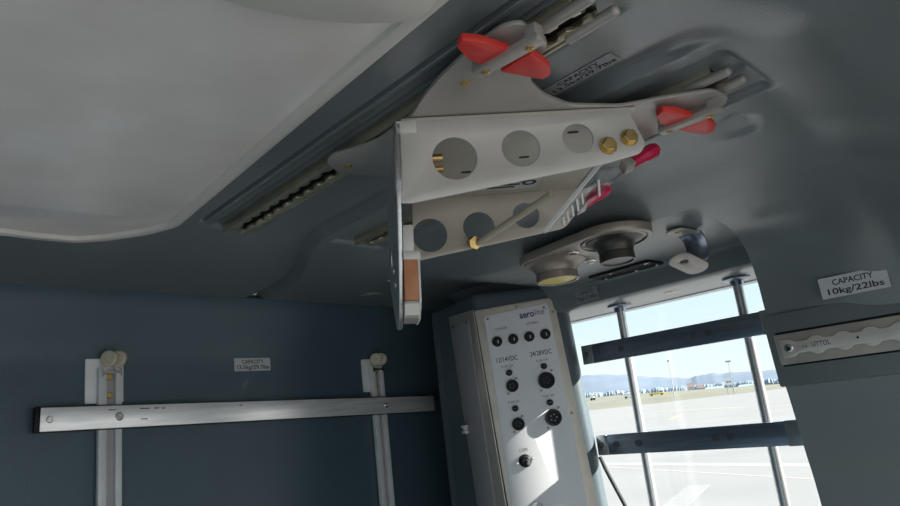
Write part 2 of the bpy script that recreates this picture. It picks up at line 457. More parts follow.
# the channel: near side plate A, far side plate B, top web
a0, a1 = onz(399, 121, .279), onz(628, 109, .279)
tt = (a1-a0).normalized(); dd = V((-tt.y, tt.x, 0))        # along the bracket, away from the viewer
def fA(dist): return frame(V((a0.x, a0.y, 0)) + dd*dist, tt, -dd)   # local x along, local y up, local z toward the viewer
def loc(f, p): q = f.inverted() @ p; return (q.x, q.y)
f0 = fA(0)
def pxA(x, y, dist=0.):
    f = fA(dist); return loc(f, onpl(x, y, f.translation, dd))
outA = [pxA(399, 121), pxA(628, 109), pxA(646, 144), pxA(641, 153), pxA(603, 164), pxA(412, 203), pxA(400, 203)]
outA = rounded(outA, [.003, .004, .006, .010, .0, .004, .003], 5)
def hole(x, y, rpx, dist=0.):
    c = pxA(x, y, dist); e = pxA(x, y+rpx, dist); return circ(c[0], c[1], abs(e[1]-c[1]))
mk('side_plate', MB().prism(f0, outA, [hole(455, 158, 21.5), hole(521, 148, 18.5), hole(578, 138, 15)], -.003, 0, .0006), 'bracket', mt)
DB = .235
fB = fA(DB)
bl = [pxA(413, 206, DB), pxA(598, 168, DB), pxA(600, 184, DB), pxA(565, 228, DB), pxA(412, 262, DB)]
topB = .279
bl[0] = (bl[0][0], topB); bl[1] = (bl[1][0], topB)
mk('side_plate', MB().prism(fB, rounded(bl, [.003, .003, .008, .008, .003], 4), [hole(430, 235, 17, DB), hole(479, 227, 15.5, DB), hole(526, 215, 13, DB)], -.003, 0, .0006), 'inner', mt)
web = []
for f, pts in ((f0, ((.002, 0), (.235, 0))), (fB, ((.245, 0), (.032, 0)))):
    for x, _ in pts: q = f @ V((x, 0, 0)); web.append((q.x, q.y))
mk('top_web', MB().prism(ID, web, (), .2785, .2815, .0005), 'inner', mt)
for p in ((608, 146), (629, 138)):
    c = pxA(*p); f = f0 @ Matrix.Translation((c[0], c[1], 0))
    hb_ = mk('hinge_bolt', MB().lathe(f, [(.0088, 0), (.0088, .0016)], 28), 'brass', mt)
    mk('hex_head', MB().lathe(f, [(.0072, .0016), (.0072, .0058), (.0060, .0066)], 6), 'brass', hb_, smooth=False)
# rear lug with bolts seen through the first hole, slots in the web
for p, r in (((438, 158), .0042), ((439, 169), .0030)):
    c = pxA(*p, .03); q = fA(.03) @ V((c[0], c[1], 0)); mk('cross_bolt', MB().cyl(q - tt*.010, q + tt*.004, r, 14), 'brass', mt)
for p in ((466, 172), (524, 157), (573, 132)):
    q = onz(*p, .2785); f = frame((q.x, q.y, .2785), tt, (0, 0, -1))
    mk('web_slot', MB().prism(f, rrect(-.006, .006, -.0026, .0026, .002), (), 0, .0004), 'dark', mt)
# printed sticker under the web
q = onz(512, 183, .2785); f = frame((q.x, q.y, .2785), tt, (0, 0, -1))
st = mk('sticker', MB().prism(f, rrect(-.035, .035, -.02, .02, .002), (), 0, .0005), 'sticker', mt)
mb = MB()
for k in range(4): mb.box(f, -.030+k*.002, .006+k*.005, -.015+k*.009, -.010+k*.009, .0005, .0008)
mb.prism(f, circ(.022, .0, .009), [circ(.022, 0, .005)], .0005, .0008)
mk('print', mb, 'ink', st)
# end plate at the light side, seen nearly edge-on, with a laminated grip
lean = .062
fe = frame(V((a0.x, a0.y, 0)) - tt*lean*.279, dd, tt - V((0, 0, lean)))            # local x = away from viewer, local y = ... , local z along bracket
sgn = 1 if fe.to_3x3().col[1].z > 0 else -1
ep = [(0.0, .280), (-.001, .205), (.008, .140), (.018, .104), (.040, .089), (.075, .092), (.15, .130), (.205, .165), (.225, .20), (.228, .262), (.215, .280)]
ep = [(x, sgn*z) for x, z in ep]
e_plate = mk('end_plate', MB().prism(fe, rounded(ep, .012, 4), [circ(.15, sgn*.178, .014)], -.0045, -.0005, .0008), 'alu', mt)
for x, z in ((.065, .135), (.09, .155)): mkscrew(fe @ V((x, sgn*z, -.0045)), -tt, .0032, .0014, 'steel', e_plate, 'rivet')
mk('clear_edge', MB().box(fe, -.003, .0, *sorted((sgn*.21, sgn*.276)), -.006, .001, .0008), 'acrylic', e_plate)
gh = [(.006, .150), (.006, .107), (.026, .094), (.056, .094), (.056, .150)]
gh = [(x, sgn*z) for x, z in gh]
grip = mk('grip', MB().prism(fe, rounded(gh, .002, 2), (), .0128, .0150, .0006)
          .box(fe, .008, .056, *sorted((sgn*.096, sgn*.1085)), .000, .0128), 'white', mt, label='pale grip block')
mk('copper_strip', MB().box(fe, .0052, .05, *sorted((sgn*.109, sgn*.147)), .0002, .0127, .0008), 'orange', grip, label='copper coloured strip')
mk('grip_foot', MB().prism(fe, [(.0052, sgn*.1085), (.025, sgn*.0945), (.05, sgn*.0945), (.05, sgn*.1085)], (), .0002, .0127, .0006), 'plate', grip)
mk('grip_block', MB().box(fe, .004, .04, *sorted((sgn*.150, sgn*.179)), -.0003, .010, .0015).box(fe, .003, .04, *sorted((sgn*.146, sgn*.154)), -.0003, .0156, .001), 'bracket', mt)
# corner block at the top left of the near plate
mk('corner_block', MB().box(f0, -.004, .016, .266, .2785, -.010, .003, .002), 'white', mt)
# brace rod
fr2 = fA(.225); c = pxA(478, 243, .225); r0 = fr2 @ V((c[0], c[1], 0))
c = pxA(552, 194, .10); r1 = fA(.10) @ V((c[0], c[1], 0))
mk('brace_rod', MB().tube([r0, r1], .0042, 14), 'cream', mt, label='tan brace rod')
mb = MB(); mb.cyl(r0 - V((.004, .0, 0)), r0 + dd*.012 + V((-.006, 0, .004)), .0085, 6)
mk('rod_nut', mb, 'brass', mt)
# clear acrylic plate with white lettering, clamped by crimson knobs
def P3(x, y, d): c = pxA(x, y, d); return fA(d) @ V((c[0], c[1], 0))
q0, q1, q2 = P3(600, 166, .045), P3(545, 233, .10), P3(637, 158, .075)
ax = (q1-q0); n_ = ax.cross(q2-q0).normalized()
if n_.dot(q0) > 0: n_ = -n_
fa = frame(q0, ax, n_)
al = ax.length; wv = fa.inverted() @ q2; wid = wv.y
ac = mk('acrylic_plate', MB().prism(fa, rounded([(0, 0), (al, 0), (al*.62, wid*.62), (-.006, wid)], .003, 3), (), -.003, 0, .0006), 'acrylic', mt, label='clear acrylic plate')
mk('bright_edge', MB().box(fa, -.002, al, *sorted((-.0012*math.copysign(1, wid), .0008*math.copysign(1, wid))), -.0034, .0006), 'whiteink', ac)
mb = MB()
s_ = math.copysign(1, wid)
for k, (u, w0, w1) in enumerate(((.16, .30, .88), (.38, .12, .5), (.47, .12, .55), (.56, .12, .52), (.65, .12, .50), (.74, .15, .46))):
    f = fa @ Matrix.Translation((al*u, wid*w0, .0002)) @ Matrix.Rotation(s_*1.05, 4, 'Z')
    mb.box(f, 0, abs(wid)*(w1-w0), -.0013, .0013, 0, .0006)
mk('white_lettering', mb, 'whiteink', ac)
for (kx, ky, cxp, cyp, d) in ((652, 151, 628, 165, .085), (603, 190, 580, 206, .11)):
    k0, k1 = P3(cxp, cyp, d), P3(kx, ky, d+.01)
    cl = mk('clip', MB().box(frame(k0, k1-k0, n_), -.008, .006, -.007, .007, -.006, .006, .002), 'plate', mt)
    ku = (k1-k0).normalized()
    f = frame(k0 + ku*.006, ku.orthogonal(), ku)
    L2 = (k1-k0).length
    mk('clamp_knob', MB().lathe(f, [(.0035, 0), (.0066, .001), (.0070, L2*.45), (.0082, L2*.55), (.0086, L2*.9), (.0074, L2), (.0045, L2+.0008)], 9), 'magenta', cl, label='crimson clamp knob')

# ------------------------------------------------------------------ reading lamps over the window bay
zl = .2365
pa, pb = onz(555, 263, zl-.009).to_2d(), onz(614, 241, zl-.009).to_2d()
lt = thing('reading_lamp_panel', 'taupe oval ceiling panel carrying two reading lamps above the console', 'lamp panel', (.93, .67, .238))
def stadium(a, b, r, n=16):
    d = (b-a).normalized(); ang = math.atan2(d.y, d.x); out = []
    for k in range(n+1): t_ = ang - math.pi/2 + math.pi*k/n; out.append((b.x + r*math.cos(t_), b.y + r*math.sin(t_)))
    for k in range(n+1): t_ = ang + math.pi/2 + math.pi*k/n; out.append((a.x + r*math.cos(t_), a.y + r*math.sin(t_)))
    return out
mk('base_plate', MB().prism(ID, stadium(pa, pb, .056), (), zl-.008, zl+.006, .003), 'lampbody', lt)
def lamp(p, body, lens, z0, lensname, tilt, h, rb):
    f = frame((p.x, p.y, z0), (1, 0, 0), (tilt[0], tilt[1], -1))
    b = mk('reading_lamp', MB().lathe(f, [(rb+.016, -.001), (rb+.016, .002), (rb+.012, .0035), (rb+.006, .006), (rb+.001, .012), (rb-.001, h*.6), (rb, h*.64), (rb, h), (rb-.003, h), (rb-.0045, h-.003)], 40), body, lt)
    mk('lens', MB().lathe(f, [(rb-.0045, h-.004), (rb-.0045, h-.002), (.015, h-.0012), (.002, h-.001)], 32), lens, b, label=lensname)
    mk('ring', MB().lathe(f, [(.0480, -.0005), (.0490, .0015), (.0480, .0022), (.0470, .0015)], 40, cap=False), 'lampdark', b)
lamp(pa, 'lampbody', 'yellow', zl-.008, 'yellow lens', (-.02, -.03), .031, .0335)
lamp(pb, 'lampdark', 'lampdark', zl-.008, 'dark lens', (-.03, -.04), .033, .0255)
for p, mt_, nm in (((573, 252), 'steel', 'push_button'), ((590, 260), 'steel', 'push_button')):
    q = onz(*p, zl-.008); f = frame((q.x, q.y, zl-.008), (1, 0, 0), (0, 0, -1))
    b = mk(nm, MB().lathe(f, [(.0095, 0), (.0095, .002), (.0075, .003), (.006, .003)], 24), 'steel', lt)
    if p[0] == 573: mk('button_cap', MB().lathe(f, [(.0060, .0025), (.0055, .0034), (.002, .0036)], 20), 'black', b)
    else: mk('button_cap', MB().lathe(f, [(.0060, .0025), (.005, .006), (.002, .007)], 20), 'railwhite', b)

# dark cover plate
ct = thing('cover_plate', 'flat black rectangular cover plate with four screws beside the reading lamps', 'cover plate', (1.075, .70, .236))
cq = onz(625, 270, .2345)
f = frame((cq.x, cq.y, .2345), (0, -1, 0), (0, 0, -1))
mk('plate', MB().prism(f, rrect(-.066, .066, -.026, .026, .004), (), -.004, .003, .0006), 'black', ct)
for x, y in ((-.056, -.018), (.056, -.018), (-.02, .018), (.056, .018), (.012, -.018)):
    mb = MB(); screw(mb, f @ V((x, y, .003)), (0, 0, -1), .0038, .0012); mk('screw', mb, 'steel', ct)

# strap hook
hk = thing('strap_hook', 'small bent metal strap hook on the ceiling near the pillar edge', 'hook', (1.0, .53, .237))
h0 = onz(678, 231, .236)
fh = frame((h0.x, h0.y, .236), (ray(720, 231)-ray(670, 231)).normalized() + .9*V((.72, .69, 0)), (0, 0, -1)); fh.translation = (h0.x, h0.y, .2365)
mk('mounting_tab', MB().prism(fh, stadium(V((-.004, 0)), V((.026, 0)), .0150), (), 0, .003, .0006), 'plate', hk)
mb = MB(); screw(mb, fh @ V((-.002, 0, .003)), (0, 0, -1), .0042, .0015); mk('screw', mb, 'brass', hk)
b = bmesh.new(); rows = []
for k in range(13):
    a = math.radians(-80 + 170*k/12)
    c_ = fh @ V((.026 + .021*math.cos(a), 0, .024 + .024*math.sin(a)))
    yv = fh.to_3x3().col[1]; rows.append([c_ - yv*.0175, c_ + yv*.0175])
mb = MB().grid(rows)
o = mk('strap', mb, 'shadealu', hk); md = o.modifiers.new('thickness', 'SOLIDIFY'); md.thickness = .003
fl = frame(fh @ V((.006, 0, .047)), fh.to_3x3().col[0], (-.30, -.25, -1))
mk('lip', MB().prism(fl, stadium(V((-.012, 0)), V((.022, 0)), .0180), [circ(-.006, 0, .0065)], 0, .003, .0006), 'plate', hk)

# ------------------------------------------------------------------ capacity stickers
def sticker(label, cat, f, w, h, l1, l2, s1, s2, ink='ink', back='sticker', wk=.90):
    t = thing('capacity_label', label, 'label', f.translation, 'load capacity stickers')
    mk('backing', MB().prism(f, rrect(-w/2, w/2, -h/2, h/2, .0012, 3), (), 0, .0006), back, t)
    up = f @ Matrix.Translation((0, h*.20, .0006)); lo = f @ Matrix.Translation((0, -h*.22, .0006))
    mk('lettering', MB().text(up, l1, s1, width=w*.60, bold=.00015).text(lo, l2, s2, width=w*wk, bold=.00015), ink, t)
    return t
WN = V((.105, -1, 0)).normalized(); WX = V((1, .105, 0)).normalized(); WP = V((0, 1.30, 0))
def onw(x, y, off=0.): return onpl(x, y, WP + WN*off, WN)
sticker('silver sticker reading capacity 13.5kg on the slate end wall', 'label', frame(onw(252.5, 364.5) + WN*.0005, WX, WN), .086, .027, 'CAPACITY', '13.5kg/29.7lbs', .0115, .0115)
xz = min(pil_x(.118), [a for a, b in PILW if b < .119][0]) - .0005
yl = onx(853.5, 283, xz)
sl = V((pil_x(.09)-pil_x(.14), 0, -.05)).normalized()
pn = V((-abs(sl.z), 0, -abs(sl.x))).normalized() if False else V((sl.z, 0, -sl.x)).normalized()
if pn.x > 0: pn = -pn
sticker('silver sticker reading capacity 10kg on the dark pillar', 'label', frame(yl + pn*.001, (0, -1, .0), pn), .082, .0275, 'CAPACITY', '10kg/22lbs', .0105, .0110, wk=.82)
sticker('grey shade-toned sticker reading capacity on the ceiling between the two slotted rails', 'label', frame(onz(580, 75, .2995), (0, -1, 0), (0, 0, -1)), .080, .019, 'CAPACITY', '13.5kg/29.7lbs', .0085, .0085, back='stickshade')
q = onx(587, 293, 1.122)
sticker('dim grey sticker reading capacity on the bay edge above the window', 'label', frame((1.1195, q.y, .2145), (0, -1, 0), (-1, 0, -.03)), .056, .027, 'CAPACITY', '7kg/15.4lbs', .0105, .0105, ink='greyink', back='stickshade')

# small round things on the ceiling
q = onz(370, 296, .298)
t = mk('ceiling_plug', MB().lathe(frame((q.x, q.y, ceilz(q.x, q.y)+.002), (1, 0, 0), (0, 0, -1)), [(.030, 0), (.030, .003), (.0285, .0045), (.026, .0035), (.024, .0045), (.01, .005)], 36), 'liner',
       label='round grey blanking plug in the ceiling by the end wall', cat='plug')
q = onz(672, 292, .192)
t = thing('soffit_fitting', 'small pale oval fitting under the bay edge over the window', 'fitting', (q.x, q.y, .192))
f = frame((q.x, q.y, .1930), (1, 0, 0), (0, 0, -1))
mk('disc', MB().lathe(f, [(.016, 0), (.016, .001), (.014, .002), (.008, .002)], 28), 'plate', t)
mb = MB(); screw(mb, f @ V((0, 0, .002)), (0, 0, -1), .004, .001); mk('screw', mb, 'steel', t)

# ------------------------------------------------------------------ end wall uprights, knobs, crossbar
def wf(x, y, off=0.): return frame(onw(x, y, off), WX, WN)
def make_upright(px, label):
    q = onw(px, 380); X0 = q.x
    o = V((X0, wallY(X0), 0)); f = frame(o, WX, WN)
    zt = onw(px, 361).z
    t = thing('wall_upright', label, 'upright rail', o + V((0, 0, -1.1)), 'upright rails on the end wall')
    mk('back_plate', MB().prism(f, rrect(-.042, .024, zt-.075, zt+.004, .003), (), .0005, .004, .0006), 'railwhite', t)
    mk('shaded_web', MB().box(f, -.021, .014, -1.1, zt-.02, .004, .006), 'conside', t)  # web coloured grey to stand for shade between the flanges
    mk('channel_flange', MB().box(f, -.023, -.009, -1.1, zt-.014, .004, .015, .0012), 'railwhite', t)
    mk('channel_flange', MB().box(f, .006, .017, -1.1, zt-.014, .004, .015, .0012), 'railwhite', t)
    for z in (zt-.030, zt-.062):
        mb = MB(); screw(mb, f @ V((-.002, z, .006)), WN, .0062, .003); mk('screw', mb, 'brass', t)
    mk('hook_plate', MB().prism(f, [(-.018, zt-.030), (-.018, zt-.016), (-.012, zt-.020), (.010, zt-.020), (.016, zt-.014), (.016, zt-.030), (.010, zt-.024), (-.012, zt-.024)], (), .015, .018), 'steel', t)
    kb = MB()
    for s, x in ((1, -.007), (1, .009)):
        g = f @ Matrix.Translation((x, zt+.002, .018)) @ Matrix.Rotation(math.radians(-52), 4, 'Y')
        kb.lathe(g, [(.0125, -.005), (.0150, -.003), (.0150, .003), (.0125, .005)], 24)
    kb.cyl(f @ V((-.012, zt+.002, .018)), f @ V((.012, zt+.002, .018)), .005)
    kb.cyl(f @ V((0, zt+.0, .004)), f @ V((0, zt+.0, .020)), .004)
    mk('nylon_knob', kb, 'cream', t, label='cream twin-disc knob')
    return t, f, zt
u1, uf, zt1 = make_upright(109, 'grey white upright channel near the left edge with a cream knob on top')
u2, uf2, zt2 = make_upright(375, 'grey white upright channel near the console with a cream knob on top')
ca, cb_ = onw(33, 420.5, .016), onw(434, 403.5, .016)
cd = (cb_-ca); cl_ = cd.length
cf = frame(ca, cd, WN)
t = thing('wall_crossbar', 'long scuffed aluminium bar fixed across both upright channels on the end wall', 'crossbar', (ca+cb_)/2, None)
hb = .0195
mk('bar', MB().box(cf, .008, cl_-.010, -hb, hb, -.0035, .008, .0012), 'alubar', t)
mk('end_cap', MB().box(cf, 0, .008, -hb-.001, hb+.001, -.0035, .009, .0015), 'black', t, label='black end cap')
mk('end_cap', MB().box(cf, cl_-.010, cl_, -hb-.001, hb+.001, -.0035, .009, .0015), 'shadealu', t)
for s in (-1, 1):
    mk('edge_trim', MB().box(cf, .004, cl_-.004, s*hb-.0014, s*hb+.0014, -.0035, .0072), 'black', t, label='black edge strip')
fx1 = (cf.inverted() @ uf.translation).x; fx2 = (cf.inverted() @ uf2.translation).x
for x, r in ((.022, .0058), (fx1+.006, .0075), (fx2+.006, .0062)):
    mb = MB(); screw(mb, cf @ V((x, 0, .008)), WN, r, .003); mk('screw', mb, 'steel', t)
for x, y, l in ((.115, .012, .012), (.17, .0125, .018), (.195, .0125, .01), (.172, -.006, .012), (.21, .012, .006), (.37, .012, .006)):
    mk('scuff_mark', MB().box(cf, x, x+l, y-.0008, y+.0008, .008, .0082), 'ink', t)

# ------------------------------------------------------------------ console
CN = V((-.68, -.73, 0)).normalized()
CP = ray(530, 400) * 1.40
def onc(x, y, off=0.): return onpl(x, y, CP + CN*off, CN)
def line_at(pt, pb, z):                     # straight edge pt-pb carried to height z
    return pt + (pb-pt)*((z-pt.z)/(pb.z-pt.z))
Fold_t, Fold_b = onc(474, 306), onc(508, 506)
R_t, R_b = onc(562, 289), onc(606, 506)
ld = V((.30, .954, 0))                      # left face runs away from the viewer
def onl(x, y, off=0.):
    n = V((-ld.y, ld.x, 0))
    if n.dot(Fold_t) > 0: n = -n
    return onpl(x, y, Fold_t + n*off, n + V((0, 0, n.dot((Fold_b-Fold_t).normalized())*-1/(Fold_b-Fold_t).normalized().z)))
ztop = R_t.z + .010
zbot = -1.10
L_t, L_b = onl(436, 312), onl(457, 506)
def ringz(z):
    fo, ri, le = line_at(Fold_t, Fold_b, z), line_at(R_t, R_b, z), line_at(L_t, L_b, z)
    back = V((.45, .60, 0)).normalized()
    pts = [fo, ri, ri + V((.032, .018, 0)), V((1.255, ri.y+.11, z)), V((1.255, 1.40, z)), V((le.x*(wallY(le.x)-.01)/le.y+.03, wallY(le.x)+.005, z)), le + V((.0, .02, 0)), le]
    return pts
ct = thing('power_console', 'tall corner console with a white socket panel and slate housing beside the window', 'console', (1.1, 1.1, -1.15))
def smooth_ring(z, grow):
    P_ = ringz(z); c = sum(P_, V((0, 0, 0)))/len(P_)
    q = [(p.x, p.y) for p in P_]
    r = rounded(q, [.012, .022, .01, .0, .0, .0, .01, .015], 5)
    return [V((c.x + (x-c.x)*grow, c.y + (y-c.y)*grow, z)) for x, y in r]
mb = MB(); b = bmesh.new(); R_ = []
for z, g in ((zbot, 1.), (-.6, 1.), (-.3, 1.), (-.1, 1.), (.1, 1.), (ztop-.012, 1.), (ztop-.004, .992), (ztop, .975)):
    R_.append([b.verts.new(p) for p in smooth_ring(z, g)])
for a, c in zip(R_, R_[1:]):
    for k in range(len(a)): b.faces.new((a[k], a[(k+1) % len(a)], c[(k+1) % len(a)], c[k]))
b.faces.new(R_[-1]); b.faces.new(R_[0][::-1])
bmesh.ops.recalc_face_normals(b, faces=b.faces[:])
mb.merge(b)
mk('housing', mb, 'housing', ct)
# panels on the front face
CU = (onc(545, 334) - onc(497, 342)).normalized()
fc = frame(onc(530, 400), CU, CN)
def c2(x, y): q = fc.inverted() @ onc(x, y); return (q.x, q.y)
def ext(pt, pb, y): k = (y-pt[1])/(pb[1]-pt[1]); return (pt[0]+(pb[0]-pt[0])*k, y)
YB = 640
fo = [(474.6, 311), (553, 297), ext((553, 297), (598, 506), YB), ext((474.6, 311), (508, 506), YB)]
mk('alloy_frame', MB().prism(fc, rounded([c2(*p) for p in fo], .004, 4), (), .001, .004, .0008), 'conframe', ct)
fp = [(484, 317), (547, 303), ext((547, 303), (588, 506), YB-12), ext((484, 317), (512, 506), YB-12)]
face = mk('face_plate', MB().prism(fc, rounded([c2(*p) for p in fp], .006, 5), (), .004, .0065, .0008), 'conplate', ct, label='white face plate')
HF = .0065
def fcat(x, y, h=HF): p = c2(x, y); return fc @ Matrix.Translation((p[0], p[1], h))
def mm(px): return px*1.40/F
for p in ((497, 342), (513, 339.5), (529, 337), (545, 334.5)):
    f = fcat(*p); r = mm(5.2)
    k = mk('rotary_switch', MB().lathe(f, [(r, 0), (r, .005), (r*.94, .0065), (r*.5, .0065)], 28), 'black', ct)
    g = f @ Matrix.Translation((.0015, -.001, .0066))
    mk('pointer', MB().box(g, -.0012, .0012, -.003, .003, 0, .0004), 'plate', k)
def socket(p, rpx, big):
    f = fcat(*p); r = mm(rpx)
    s = mk('socket', MB().lathe(f, [(r, 0), (r, .006), (r*.96, .008), (r*.84, .008), (r*.80, .003), (r*.2, .003)], 32), 'black', ct)
    for k in range(5):
        a = 1.2566*k; mk('pin', MB().cyl(f @ V((r*.38*math.cos(a), r*.38*math.sin(a), .003)), f @ V((r*.38*math.cos(a), r*.38*math.sin(a), .007)), .0012, 8), 'greyink', s)
    for s_ in (1, -1):
        mkscrew(f @ V((s_*r*.85, s_*r*1.1, 0)), CN, .0026, .0015, 'lampbody', ct, 'socket_screw')
socket((512, 386), 6.2, 0); socket((546, 380.5), 8.2, 1); socket((518, 424), 6.2, 0); socket((553, 417.5), 8.2, 1)
for p, s in (((509, 373), 0), ((543.5, 366.5), 0), ((515, 408.5), 0), ((549.5, 402.5), 0)):
    f = fcat(*p); r = mm(3.1)
    k = mk('fuse_holder', MB().lathe(f, [(r, 0), (r, .006), (r*.8, .008), (r*.3, .008)], 20), 'black', ct)
    mk('fuse_cap', MB().box(f, -r*.5, r*.5, -.0007, .0007, .008, .0084), 'greyink', k)
f = fcat(525, 460.5); r = mm(6.2)
k = mk('intercom_jack', MB().lathe(f, [(r, 0), (r, .004), (r*.75, .006), (r*.7, .016), (r*.55, .018)], 28), 'black', ct)
mk('toggle', MB().cyl(f @ V((.002, -.001, .016)), f @ V((.005, -.004, .026)), .004, 12), 'greyink', k)
for x in (-.0155, .0155):
    mkscrew(f @ V((x, x*.15, 0)), CN, .0028, .0015, 'steel', ct, 'socket_screw')
f = fcat(537, 509)
mk('chrome_jack', MB().lathe(f, [(.014, 0), (.014, .002), (.011, .006), (.0095, .014), (.006, .015)], 28), 'steel', ct)
for p, h in (((487.5, 319.5), HF), ((543.5, 308), HF), ((516, 307), .004), ((552.5, 312), .004), ((571.5, 413), .004)): mkscrew(fcat(*p, h).translation, CN, .0028, .001, 'lampbody', ct, 'corner_screw')
# printing
def label_px(x, y, s, px_h, px_w, ink, bold=0., align='CENTER'):
    return (fcat(x, y, HF), s, mm(px_h)*1.35, mm(px_w), bold)
def print_part(name, items, ink):
    mb = MB()
    for f, s, size, w, bold in items: mb.text(f, s, size, width=w, bold=bold)
    mk(name, mb, ink, face)
print_part('logo', [label_px(526.5, 315.0, 'aero', 7.2, 15, 0, .00045)], 'blueink')
print_part('logo', [label_px(539, 312.4, 'lite', 6.4, 9.5, 0, 0.), label_px(545.8, 309.6, 'o', 2.2, 1.4, 0)], 'greyink')
print_part('voltage_print', [label_px(506.5, 359.5, '12/14VDC', 5, 21.5, 0, .0001), label_px(540.5, 353.2, '24/28VDC', 5, 22, 0, .0001)], 'ink')
print_part('small_print', [label_px(501, 329, 'CHARGER', 2.6, 12.5, 0), label_px(532, 323.5, 'DIMMING', 2.6, 12.5, 0), label_px(507, 366.5, 'FUSE 10A', 2.4, 12, 0), label_px(541.5, 360.5, 'FUSE 15A', 2.4, 12, 0),
                          label_px(513.5, 402, 'FUSE 5A', 2.4, 11, 0), label_px(548, 396, 'FUSE 10A', 2.4, 11, 0), label_px(523, 450, 'COM', 3.2, 8, 0)], 'greyink')
# left face panels
LNn = (lambda a, b: a if a.dot(Fold_t) < 0 else b)(V((-ld.y, ld.x, 0)), V((ld.y, -ld.x, 0)))
edge = (Fold_b-Fold_t).normalized()
LN = ld.cross(edge).normalized()
if LN.dot(Fold_t) > 0: LN = -LN
flf = frame(Fold_t, -ld, LN)
def l2(x, y): q = flf.inverted() @ onpl(x, y, Fold_t, LN); return (q.x, q.y)
lo = [(450, 317), (474.4, 309.5), ext((474.4, 309.5), (507.6, 506), YB), ext((450, 317), (479, 506), YB)]
mk('alloy_frame', MB().prism(flf, rounded([l2(*p) for p in lo], .004, 3), (), .001, .004, .0008), 'conframe', ct)
lo = [(453.5, 325), (470, 319.5), ext((470, 319.5), (497.5, 506), YB-8), ext((453.5, 325), (480.5, 506), YB-8)]
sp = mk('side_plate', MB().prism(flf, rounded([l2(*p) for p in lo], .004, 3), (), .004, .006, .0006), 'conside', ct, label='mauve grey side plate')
for p in ((455.5, 327), (469, 322.5)):
    c = l2(*p); mkscrew(flf @ V((c[0], c[1], .006)), LN, .0024, .001, 'ink', sp)
c = l2(469.5, 428.5); f = flf @ Matrix.Translation((c[0], c[1], .006))
mk('catch', MB().box(f, -.010, .010, -.009, -.003, 0, .010, .0015).box(f, -.010, .010, .003, .009, 0, .010, .0015).box(f, -.006, .006, -.004, .004, 0, .008, .001), 'white', ct, label='small white catch')

# ------------------------------------------------------------------ window poles and bars
def make_pole(x, y, label):
    t = thing('window_pole', label, 'pole', (x, y, -1.15), 'vertical poles before the window')
    mk('tube', MB().cyl((x, y, -1.15), (x, y, .1885), .0086, 28), 'pole', t)
    mk('flange', MB().lathe(frame((x, y, .1915), (1, 0, 0), (0, 0, -1)), [(.024, 0), (.024, .003), (.020, .005), (.0125, .006), (.0115, .014)], 32), 'shadealu', t)
    mk('flange', MB().lathe(frame((x, y, -1.15), (1, 0, 0), (0, 0, 1)), [(.024, 0), (.024, .003), (.020, .005), (.0125, .006), (.0115, .014)], 32), 'shadealu', t)
    return t
PX = 1.2
p1 = make_pole(PX, .800, 'vertical chrome pole before the window, nearer the console')
p2 = copy_thing(p1, (0, -.250, 0), 'vertical chrome pole before the window, nearer the dark pillar')
def make_bar(z, y1, label):
    x0, x1 = 1.1795, 1.1895; y0 = .462
    t = thing('window_bar', label, 'bar', (1.185, (y0+y1)/2, z), 'horizontal bars across the window')
    h = .0195
    mk('bar', MB().box(ID, x0, x1, y0, y1-.004, z-h, z+h, .0012), 'shadealu', t)
    mk('end_plate', MB().box(ID, x0-.0012, x1, y1-.026, y1, z-h, z+h, .001), 'alu', t)
    mk('end_plate', MB().box(ID, x0-.002, x1, y0, y0+.052, z-h-.001, z+h+.001, .001), 'alu', t)
    for y in (y1-.012, y1-.045, .80, .64, .612):
        mb = MB(); screw(mb, (x0-.001, y, z), (-1, 0, 0), .0058, .0025); mk('screw', mb, 'greyink', t)
    return t
zb1 = onx(583, 355.5, 1.18).z; zb2 = onx(598, 445.5, 1.18).z
wb1 = make_bar(zb1, .897, 'upper horizontal satin metal bar across the window')
wb2 = copy_thing(wb1, (0, -.002, zb2-zb1), 'lower horizontal satin metal bar across the window')

cp_ = [onx(x, y, 1.236) for x, y in ((597, 457), (603, 470), (613, 489), (624, 510), (640, 545), (655, 600))]
cp_ = [(p.x, p.y-.008, p.z) for p in cp_] + [(1.236, .70, -.8), (1.236, .66, -1.145)]
mk('cable', MB().tube(catmull(cp_, 6), .0042, 10), 'gasket', label='black cable slanting down beside the console in front of the window', cat='cable')

# ------------------------------------------------------------------ pillar anchor rail
zr = .047
def pX(z): return pil_x(z)
sl = V((pX(zr-.05)-pX(zr+.05), 0, -.10)).normalized()
pn = V((sl.z, 0, -sl.x));  pn = pn if pn.x < 0 else -pn
fpR = frame((pX(zr)-.0005, .423, zr), (0, -1, 0), pn)       # local x runs toward the viewer's right
mk('trim_1', MB().box(fpR, -.010, 1.30, -.052, .050, -.008, .004, .003), 'liner', kind='structure')
t = thing('pillar_rail', 'worn silver anchor rail with a lobed strip along the dark pillar', 'rail', (pX(zr), 0, zr))
mk('tray', MB().box(fpR, .001, 1.25, -.022, .0205, .004, .0065, .001), 'pillrail', t)
mk('shadow_gap', MB().box(fpR, .004, 1.26, -.0245, .0235, .0035, .0046), 'black', t)
low = []; upp = []
x = .008; k = 0
for i in range(400):
    u = .008 + 1.2*i/400
    hgt = .0080
    for c_ in [.019] + [.056+.034*n for n in range(40)]:
        if abs(u-c_) < .0128: hgt = max(hgt, math.sqrt(.0128**2-(u-c_)**2))
    if u < .019: hgt = .0128
    upp.append((u, hgt)); low.append((u, -hgt))
strip = mk('lobed_strip', MB().prism(fpR, upp + low[::-1], (), .0065, .0092, .0006), 'pillstrip', t)
mb = MB(); screw(mb, fpR @ V((.019, 0, .0092)), pn, .0062, .002); mk('screw', mb, 'steel', t)
